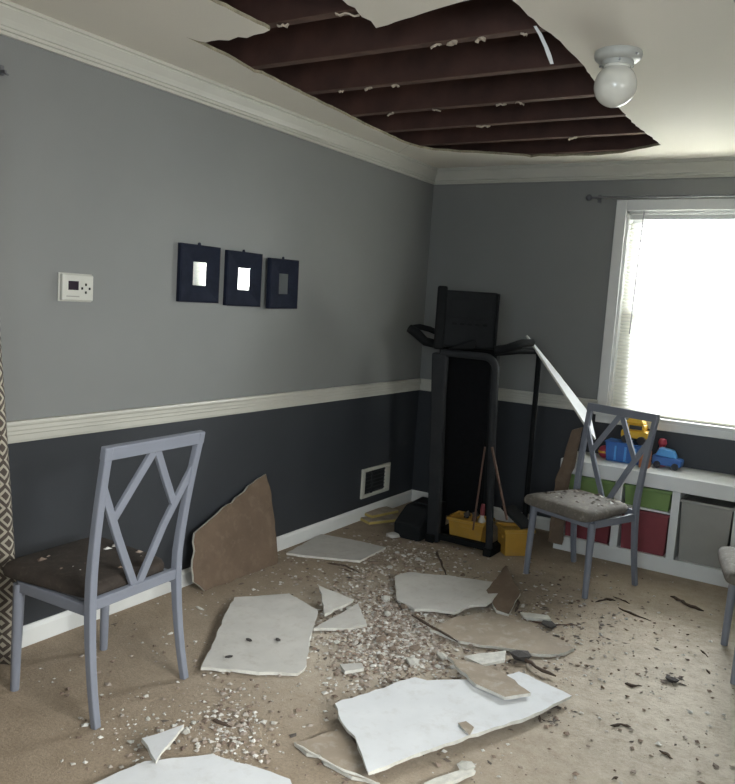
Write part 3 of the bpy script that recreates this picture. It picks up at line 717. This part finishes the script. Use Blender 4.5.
# wooden laths leaning on the tube
for lab, a_, b_ in (('thin reddish lath leaning left of the treadmill tube', (473, 530, -.90), (485, 447, -.89)), ('thin reddish lath leaning right of the treadmill tube', (507, 520, -.91), (492, 447, -.90))):
    A = onY(*a_); B = onY(*b_); A.z = max(A.z, .02)
    m = MB(); m.bar((0, 0, 0), B-A, .016, .010); o = m.build('wood_lath', 'wood_red', bevel=.002); o.location = A
    tag(o, lab, 'lath')
# yellow slabs under the vent
for k, (a_, z, lab) in enumerate((((376, 514), .0, 'lower yellow board lying below the wall vent'), ((375, 507), .022, 'upper yellow board lying askew below the wall vent'))):
    c = fl(a_[0], a_[1], z+.02); o = thing('yellow_board', lab, 'board', (c.x+.075, c.y-.06, z)); o.rotation_euler = (0, .0, -.45+.22*k)
    m = MB(); m.span((-.06, -.13, 0), (.06, .13, .018)); m.build('slab', 'yellow_pale', o, bevel=.006)
    m = MB(); m.span((-.055, -.125, .018), (.055, .125, .021)); m.build('label_face', 'board_tan', o)

# ------------------------------------------------------------------ broken plasterboard
def shard(name, label, px, z=.014, th=.013, tilt=(0, 0), mats=('board_white', 'gypsum_edge', 'board_brown'), jag=.0038, step=.035, group=None, smooth_edges=(), cat='plasterboard'):
    """px: outline of the upper face in photograph pixels on the height z above the carpet; tilt: slope in x and y"""
    P_ = [fl(x, y, z) for x, y in px]; c = Vector((sum(q.x for q in P_)/len(P_), sum(q.y for q in P_)/len(P_), 0))
    out = []
    for i, q in enumerate(P_):
        r = P_[(i+1) % len(P_)]; L_ = (r-q).length; n = 1 if i in smooth_edges else max(1, int(L_/step)); nn = Vector((-(r-q).y, (r-q).x, 0)).normalized()
        for k in range(n):
            j = random.gauss(0, jag*.6) if k else 0
            s_ = q+(r-q)*(k/n)+nn*j; out.append((s_.x-c.x, s_.y-c.y))
    m = MB(); m.poly_prism(out, [], 0, th, 0, 2, 1)
    # roughen: lower outline crumbles inwards a little
    n = len(out)
    mb2 = MB(); mb2.v = m.v; mb2.f = m.f; mb2.mi = m.mi
    for i in range(n):
        x, y, zz = mb2.v[i]; l = math.hypot(x, y) or 1; k = random.uniform(-.006, .004); mb2.v[i] = (x+x/l*k, y+y/l*k, zz)
    zlow = min(q[0]*tilt[0]+q[1]*tilt[1] for q in out)
    mb2.v = [(x, y, zz+x*tilt[0]+y*tilt[1]-zlow) for x, y, zz in mb2.v]
    o = mb2.build(name, list(mats)); o.location = (c.x, c.y, z-th+zlow if z-th+zlow > .0005 else .0008)
    return tag(o, label, cat, group)
W_ = ('board_white', 'gypsum_edge', 'board_brown'); D_ = ('board_dusty', 'gypsum_edge', 'board_brown'); T_ = ('board_tan', 'gypsum_edge', 'board_white'); B_ = ('board_brown', 'gypsum_edge', 'board_white')
shard('plasterboard_piece', 'dusty white plasterboard piece lying right of the left chair', [(234, 600), (262, 598), (289, 596), (318, 611), (315, 622), (311, 634), (305, 665), (298, 670), (250, 668), (201, 665), (212, 644), (222, 622)], z=.03, mats=D_, tilt=(-.03, .02))
shard('plasterboard_piece', 'flat grey plasterboard piece against the left baseboard near the vent', [(286, 553), (321, 534), (350, 539), (386, 547), (360, 560.5), (320, 557)], z=.02, mats=D_)
shard('plasterboard_piece', 'small triangular plasterboard piece pointing up behind the dusty board', [(319, 589), (354, 598.5), (325, 611)], z=.05, mats=D_, tilt=(-.12, .05))
shard('plasterboard_piece', 'small flat tan plasterboard piece between the two white boards', [(314, 628), (336, 616), (358, 603), (367, 624), (350, 628)], z=.02, mats=('board_dusty', 'gypsum_edge', 'board_brown'))
shard('plasterboard_piece', 'pale plasterboard piece lying in front of the treadmill', [(395, 575), (409, 572), (455, 578), (499, 586), (502, 591), (492, 601), (486, 605), (470, 605), (455, 611), (435, 607), (415, 606), (397, 597)], z=.04, mats=D_, tilt=(.02, .05))
shard('plasterboard_piece', 'thin tan plasterboard sheet with crumbled white front edge', [(452, 618), (490, 612), (530, 623), (574, 648), (558, 654), (530, 653), (500, 647), (460, 641), (430, 629)], z=.018, mats=T_, jag=.01)
shard('plasterboard_piece', 'largest bright white plasterboard sheet in the foreground', [(335, 705), (375, 691), (415, 678), (427, 681), (447, 680), (468, 679.5), (480, 681), (519, 671), (545, 682), (572, 694), (548, 706), (521, 718), (478, 732), (420, 752), (368, 772.5), (362, 755), (355, 737), (341, 722)], z=.045, mats=W_, tilt=(-.02, .0), jag=.005)
shard('plasterboard_piece', 'tan backed plasterboard slab resting on the largest white sheet', [(447, 656), (472, 662), (502, 672), (531, 693), (505, 697), (490, 690), (476, 684), (460, 670)], z=.062, mats=T_, jag=.008)
shard('plasterboard_piece', 'narrow cream plasterboard chip behind the tan slab', [(464, 655), (506, 652), (504, 660), (482, 663)], z=.05, mats=('gypsum_edge', 'gypsum_edge', 'board_brown'), tilt=(0, .1))
shard('plasterboard_piece', 'brown backed plasterboard wedge under the left end of the largest sheet', [(294, 742), (343, 729), (356, 745), (366, 765), (380, 783), (352, 776), (325, 761)], z=.016, mats=T_, jag=.01)
shard('plasterboard_piece', 'small upturned plasterboard triangle near the bottom left white sheet', [(142, 736), (184, 730), (156, 757)], z=.06, mats=W_, tilt=(.05, .22))
shard('plasterboard_piece', 'white plasterboard sheet cut off by the bottom edge', [(86, 787), (118, 772), (145, 761), (212, 754), (250, 765), (290, 779), (300, 800), (190, 830), (90, 815)], z=.03, mats=W_)
shard('plasterboard_piece', 'narrow broken plasterboard strip at the bottom middle', [(424, 783), (447, 774), (470, 766), (476, 771), (450, 782), (432, 790)], z=.02, mats=('gypsum_edge', 'gypsum_edge', 'board_brown'), jag=.004)
shard('plasterboard_piece', 'dusty brown plasterboard wedge leaning behind the pale board', [(486, 593), (505, 578), (520, 596), (509, 609), (497, 606)], z=.04, mats=B_, tilt=(-.1, .2))
shard('plasterboard_piece', 'thin white plasterboard sliver right of the tan sheet', [(520, 612), (548, 615), (551, 619), (524, 617)], z=.016, mats=('gypsum_edge', 'gypsum_edge', 'board_brown'))
shard('plasterboard_piece', 'flat tan plasterboard scrap on top of the largest white sheet', [(458, 723), (466, 721), (474, 727), (470, 735), (463, 729)], z=.0495, th=.004, mats=T_, jag=.003)
shard('plasterboard_piece', 'pale plasterboard sliver on the carpet edge of the rubble', [(340, 664), (362, 663), (364, 668), (345, 671)], z=.018, mats=D_)

# brown sheet leaning on the left wall
def leaning(name, label, pts3, th, nrm, mats, jag=.006):
    """pts3: outline points in space (roughly coplanar); extruded by th along -nrm"""
    nrm = Vector(nrm).normalized(); out = []; n0 = len(pts3)
    c = Vector((sum(q.x for q in pts3)/n0, sum(q.y for q in pts3)/n0, min(q.z for q in pts3)))
    for i, q in enumerate(pts3):
        r = pts3[(i+1) % n0]; d_ = (r-q); n = max(1, int(d_.length/.035)); s_ = d_.cross(nrm).normalized()
        for k in range(n): out.append(q+d_*(k/n)+s_*(random.gauss(0, jag) if k else 0)-c)
    cen = sum(out, Vector())/len(out); m = MB(); N_ = len(out)
    vs = out+[q-nrm*th for q in out]
    u = (out[1]-out[0]).normalized(); v = nrm.cross(u)
    tris = tessellate_polygon([[Vector((q.dot(u), q.dot(v), 0)) for q in out]])
    m.add(vs, [], 0); m.f = []; m.mi = []
    for t in tris: m.f.append(list(t)); m.mi.append(0); m.f.append([N_+i for i in t]); m.mi.append(2)
    for i in range(N_): j = (i+1) % N_; m.f.append([i, j, N_+j, N_+i]); m.mi.append(1)
    o = m.build(name, list(mats)); o.location = c; return o
def lean_pt(x, y):          # plane from the carpet 12 cm off the wall to the wall at .50 m
    # x = .125 - .21*z
    d = ray(x, y); t = (.135-.215*CAM.z-CAM.x)/(d.x+.215*d.z); return CAM+d*t
lp = [lean_pt(*q) for q in ((194, 582), (193, 560), (195, 533), (215, 516), (240, 495), (258, 479), (266, 474), (270, 487), (274, 515), (277, 548), (278, 566), (250, 578), (222, 588), (205, 592))]
for q in lp: q.z = max(q.z, .004)
o = leaning('plasterboard_piece', '', lp, .012, (1, 0, .215), B_, .004)
tag(o, 'brown paper backed plasterboard sheet leaning on the slate left wall', 'plasterboard')
# white strip leaning from the treadmill handle to the toy shelf
A = onY(527, 335, -.56); B = onY(590, 428, -.45); C = onY(600, 437, -.42)
A2 = onY(532, 335, -.40); B2 = onY(597, 425, -.30)
p0, p1 = onY(527, 335, -.56), onY(591, 433, -.46)
q1 = onY(575, 388, -.36); e = (p1-p0).normalized(); side = (q1-p0)-e*(q1-p0).dot(e)
pts = [p0, p0.lerp(p1, .33), p0.lerp(p1, .66), p1, onY(600, 437, -.45), p0.lerp(p1, .88)+side*.85, p0.lerp(p1, .45)+side*.5, p0.lerp(p1, .02)+side*.06]
pts = [q - (q-p0).dot(e.cross(side).normalized())*e.cross(side).normalized() for q in pts]
nn = (pts[3]-pts[0]).cross(pts[6]-pts[0]).normalized()
if nn.z < 0: nn = -nn
o = leaning('plasterboard_piece', '', pts, .012, nn, ('board_white', 'gypsum_edge', 'board_brown'), .001)
tag(o, 'long white plasterboard strip sloping from the treadmill down to the chair back', 'plasterboard')
pts = [onY(583, 427, -.45), onY(577, 455, -.47), onY(569, 486, -.50), onY(552, 492, -.52), onY(540, 488, -.53), onY(556, 450, -.49), onY(566, 420, -.47)]
bot = [onY(562, 548, -.50), onY(540, 545, -.53)]
pts = [pts[0], pts[1], pts[2], onY(562, 545, -.50), onY(548, 541, -.53), onY(555, 480, -.52), onY(572, 430, -.47)]
nn = (pts[2]-pts[0]).cross(pts[5]-pts[0]).normalized()
if nn.y > 0: nn = -nn
o = leaning('plasterboard_piece', '', pts, .012, nn, ('board_brown', 'gypsum_edge', 'board_white'), .003)
tag(o, 'brown backed plasterboard piece standing behind the chair beside the toy shelf', 'plasterboard')

# ------------------------------------------------------------------ sticks and dark splinters
def stick(label, px, r_=.008, mat='wood_stick', z=None, name='wood_splinter', cat='splinter', group='wood splinters on the carpet'):
    r_ *= .72; z = r_*.55 if z is None else z
    P_ = [fl(x, y, z) for x, y in px]; c = P_[0].copy(); c.z = 0
    out = []
    for i in range(len(P_)-1):
        for k in range(3): out.append(P_[i].lerp(P_[i+1], k/3)+Vector((random.uniform(-1, 1), random.uniform(-1, 1), random.uniform(0, 1)))*r_*.6)
    out.append(P_[-1]); m = MB(); n = len(out)
    rs = [r_*random.uniform(.45, 1.25)*(.3 if i in (0, n-1) else 1) for i in range(n)]
    m.tube([q-c for q in out], rs, 6); o = m.build(name, mat); o.location = c
    return tag(o, label, cat, group)
stick('dark crooked stick on the carpet before the grey bin', [(670, 596), (680, 601), (690, 606), (704, 611)], .012)
stick('thin broken stick right of the middle chair', [(618, 608), (634, 615), (651, 621)], .007)
stick('short dark stick alone on the right carpet', [(610, 726), (621, 725), (631, 727)], .007)
stick('short dark splinter near the bottom right edge', [(660, 751), (667, 755), (673, 759)], .008)
stick('dark splinter lying beside white crumbs on the right carpet', [(624, 683), (632, 686), (642, 686)], .008)
stick('dark twig under the front foot of the middle chair', [(596, 602), (606, 599), (616, 601)], .008)
stick('dark twig right of the middle chair front leg', [(613, 597), (622, 600), (630, 604)], .007)
stick('reddish brown twig lying left of the middle chair', [(530, 621), (552, 625), (580, 625)], .006, 'wood_red')
stick('dark stick shape standing in for the shadow line along the tan sheet', [(411, 615), (430, 626), (458, 642)], .012, z=.02)  # dark rod paints the shadow line at the board's edge
stick('dark cable like stick in front of the treadmill', [(436, 551), (441, 562), (446, 575)], .011)
stick('curved dark strip behind the pale board', [(500, 577), (512, 588), (518, 603), (515, 612)], .012, z=.02)
stick('long white broken edge strip in front of the brown wedge', [(296, 744), (315, 756), (345, 771), (376, 782)], .006, 'gypsum_edge', z=.02, name='gypsum_strip', cat='plaster strip', group=None)
stick('thin dark splinter near the largest white sheet tip', [(536, 712), (546, 710), (558, 706)], .009)
stick('dark splinter on the carpet below the sheet tip', [(538, 716), (540, 722)], .009)
stick('dark root like splinter right of the cream chip', [(520, 655), (535, 668), (556, 676)], .012, z=.016)
stick('dark splinter behind the small plaster triangle', [(213, 721), (222, 723), (232, 727)], .009)
stick('white paper sliver on the carpet in front of the brown sheet', [(205, 584), (217, 578), (236, 575)], .008, 'gypsum_edge', name='gypsum_strip', cat='plaster strip', group=None)
stick('pale sliver at the foot of the left wall beside the brown sheet', [(196, 607), (204, 610)], .008, 'gypsum_edge', name='gypsum_strip', cat='plaster strip', group=None)
stick('thin twig near the right chair legs', [(700, 650), (708, 657)], .006)
stick('dark splinter between the right chair and the open carpet', [(706, 670), (710, 674)], .007)
stick('small dark stick at the lower middle of the right carpet', [(612, 780), (618, 777)], .008)
stick('brown twig in front of the yellow boards', [(338, 568), (352, 572)], .008)
stick('brown twig at the front of the flat grey board', [(326, 563), (345, 566), (360, 573)], .007)

for lab, x, y in (('small dark chip on the dusty board nearest its left edge', 249, 640), ('small dark chip on the middle of the dusty board', 278, 640), ('tiny dark chip on the dusty board near its front edge', 229, 657)):
    q = fl(x, y, .031); m = MB(); m.poly_prism([(-.016, -.004), (-.004, -.010), (.014, -.006), (.017, .003), (.003, .009), (-.012, .005)], [], 0, .003); o = m.build('paint_chip', 'debris_dark')
    # the dusty board slopes a little: rest the chip on its face
    o.location = (q.x, q.y, .0312); o.rotation_euler = (0, 0, x*.1); tag(o, lab, 'chip', 'chips on the dusty board')

# ------------------------------------------------------------------ plaster lumps (countable) and crumbs (stuff)
def lump_mesh(seed, mat):
    rr = random.Random(seed); bm = bmesh.new(); bmesh.ops.create_icosphere(bm, subdivisions=1, radius=1)
    for v in bm.verts: v.co *= rr.uniform(.65, 1.1); v.co.z *= .55
    me = bpy.data.meshes.new('plaster_lump'); bm.to_mesh(me); bm.free(); me.materials.append(M[mat]); return me
lumps = [lump_mesh(k, mt) for k, mt in enumerate(('gypsum_edge', 'board_dusty', 'rubble_a', 'gypsum_edge', 'debris_dark', 'rubble_b'))]
def lump(x, y, s_, k, label, group, z=0):
    q = fl(x, y, z); o = bpy.data.objects.new('plaster_lump', lumps[k]); COL.objects.link(o)
    o.scale = (s_*random.uniform(.8, 1.3), s_*random.uniform(.7, 1.1), s_*random.uniform(.7, 1)); o.rotation_euler = (0, 0, random.uniform(0, 6.28))
    lo = min(v.co.z for v in lumps[k].vertices)*o.scale.z; o.location = (q.x, q.y, z-lo-.001); tag(o, label, 'plaster lump', group)
lump(385, 601, .03, 0, 'round white plaster lump left of the pale board', 'single plaster lumps')
lump(412, 664, .034, 3, 'white plaster lump at the rear edge of the largest sheet', 'single plaster lumps')
lump(466, 771, .035, 0, 'crumpled white lump on the strip at the bottom edge', 'single plaster lumps')
lump(392, 537, .05, 1, 'pale plaster lump beside the treadmill hood', 'single plaster lumps')
lump(520, 660, .06, 4, 'dark lump behind the tan slab', 'single plaster lumps')
lump(186, 733, .022, 3, 'small cream lump right of the upturned triangle', 'single plaster lumps')
lump(548, 627, .04, 4, 'dark flat lump on the carpet left of the middle chair', 'single plaster lumps')
lump(672, 682, .03, 4, 'brown crumb clump alone on the right carpet', 'single plaster lumps')
rr = random.Random(3)
for i in range(170):
    x = rr.gauss(394, 37); y = rr.gauss(630, 28)
    if 560 < y < 690: lump(x, y, rr.uniform(.008, .019)*(1.5 if i % 6 == 0 else 1), rr.choice((0, 1, 2, 2, 2, 5, 5, 5, 2)), 'small broken plaster lump in the rubble heap between the boards', 'plaster lumps in the rubble heap')
for i in range(26):
    x = rr.gauss(402, 22); y = rr.gauss(556, 10)
    lump(x, y, rr.uniform(.012, .026), rr.choice((1, 2, 5, 2)), 'small plaster lump on the carpet before the treadmill foot', 'plaster lumps before the treadmill')
for i in range(16):
    x = rr.uniform(118, 200); y = rr.uniform(712, 752)
    lump(x, y, rr.uniform(.006, .014), rr.choice((0, 3, 1)), 'small white plaster lump before the left chair foot', 'plaster lumps before the left chair')

def crumbs(name, label, cat, clusters, mat, smin, smax, flat=.6, long=1.0, seed=1):
    rr = random.Random(seed); vs = []; fs = []
    for kind, a_, b_, c_, d_, n in clusters:
        for i in range(n):
            if kind == 'g': x, y = rr.gauss(a_, b_), rr.gauss(c_, d_)
            else: x, y = rr.uniform(a_, b_), rr.uniform(c_, d_)
            if y < 520: continue
            q = fl(x, y)
            if q.x < .03 or q.y > -.40 or q.x > 3.6: continue
            s_ = smin+(smax-smin)*rr.random()**2.6; an = rr.uniform(0, 6.28); ca, sa = math.cos(an), math.sin(an); b = len(vs)
            for k in range(6):
                if k < 4:
                    t = k*PI/2+rr.uniform(-.4, .4); lx, ly, lz = math.cos(t)*s_*long*rr.uniform(.6, 1.1), math.sin(t)*s_*rr.uniform(.5, 1), s_*flat*rr.uniform(.25, .6)
                else: lx, ly, lz = rr.uniform(-.3, .3)*s_, rr.uniform(-.3, .3)*s_, (0 if k == 4 else s_*flat*rr.uniform(.8, 1.3))
                vs.append((q.x+lx*ca-ly*sa, q.y+lx*sa+ly*ca, lz+.0005))
            for k in range(4): fs.append((b+k, b+(k+1) % 4, b+5)); fs.append((b+(k+1) % 4, b+k, b+4))
    me = bpy.data.meshes.new(name); me.from_pydata(vs, [], fs); me.materials.append(M[mat]); me.update()
    o = bpy.data.objects.new(name, me); COL.objects.link(o); o['kind'] = 'stuff'; return tag(o, label, cat)
crumbs('plaster_rubble', 'grey brown plaster crumbs strewn over the carpet between the boards', 'rubble',
       [('g', 392, 38, 628, 30, 7500), ('g', 400, 34, 556, 12, 900), ('g', 470, 70, 600, 30, 900), ('g', 330, 60, 580, 25, 500), ('u', 60, 735, 540, 784, 1300), ('g', 235, 22, 728, 22, 500), ('g', 540, 35, 628, 22, 600), ('g', 620, 50, 645, 30, 160)], 'crumb', .002, .017)
crumbs('white_crumbs', 'fine white plaster crumbs scattered over the carpet', 'crumbs',
       [('g', 150, 35, 735, 18, 200), ('g', 232, 18, 735, 22, 260), ('g', 395, 55, 630, 40, 420), ('u', 100, 620, 560, 784, 380), ('g', 640, 30, 680, 12, 60), ('g', 300, 60, 660, 40, 120), ('g', 40, 20, 668, 10, 16)], 'crumb_white', .0015, .010, seed=2)
crumbs('dark_flakes', 'dark wood flakes scattered over the carpet on the right', 'flakes',
       [('g', 575, 40, 618, 20, 150), ('g', 520, 30, 640, 18, 110), ('g', 640, 70, 670, 60, 36), ('g', 400, 60, 600, 45, 240), ('u', 100, 500, 560, 784, 70), ('g', 545, 12, 712, 8, 40), ('g', 672, 8, 682, 4, 30)], 'crumb_dark', .003, .016, .35, 1.7, seed=3)
# debris on the seats
def seat_bits(chair, label, n, mat, seed, zt=.470):
    rr = random.Random(seed); vs = []; fs = []
    for i in range(n):
        x, y = rr.uniform(-.17, .17), rr.uniform(-.16, .13); s_ = rr.uniform(.004, .02)*rr.random()+.003; b = len(vs)
        for k in range(4):
            t = k*PI/2+rr.uniform(0, 1); vs.append((x+math.cos(t)*s_*1.5, y+math.sin(t)*s_, zt+rr.uniform(0, .003)))
        vs.append((x, y, zt+s_*.7)); vs.append((x, y, zt-.002))
        for k in range(4): fs.append((b+k, b+(k+1) % 4, b+4)); fs.append((b+(k+1) % 4, b+k, b+5))
    me = bpy.data.meshes.new('seat_debris'); me.from_pydata(vs, [], fs); me.materials.append(M[mat]); me.update()
    o = bpy.data.objects.new('seat_debris', me); COL.objects.link(o); o.location = chair.location; o.rotation_euler = chair.rotation_euler
    o['kind'] = 'stuff'; tag(o, label, 'debris')
seat_bits(chair_a, 'few pale crumbs lying on the brown chair seat', 22, 'crumb', 1)
seat_bits(chair_b, 'dark flakes and chips lying on the middle chair seat', 60, 'crumb_dark', 2)
seat_bits(chair_b, 'pale plaster crumbs lying on the middle chair seat', 30, 'crumb', 3)
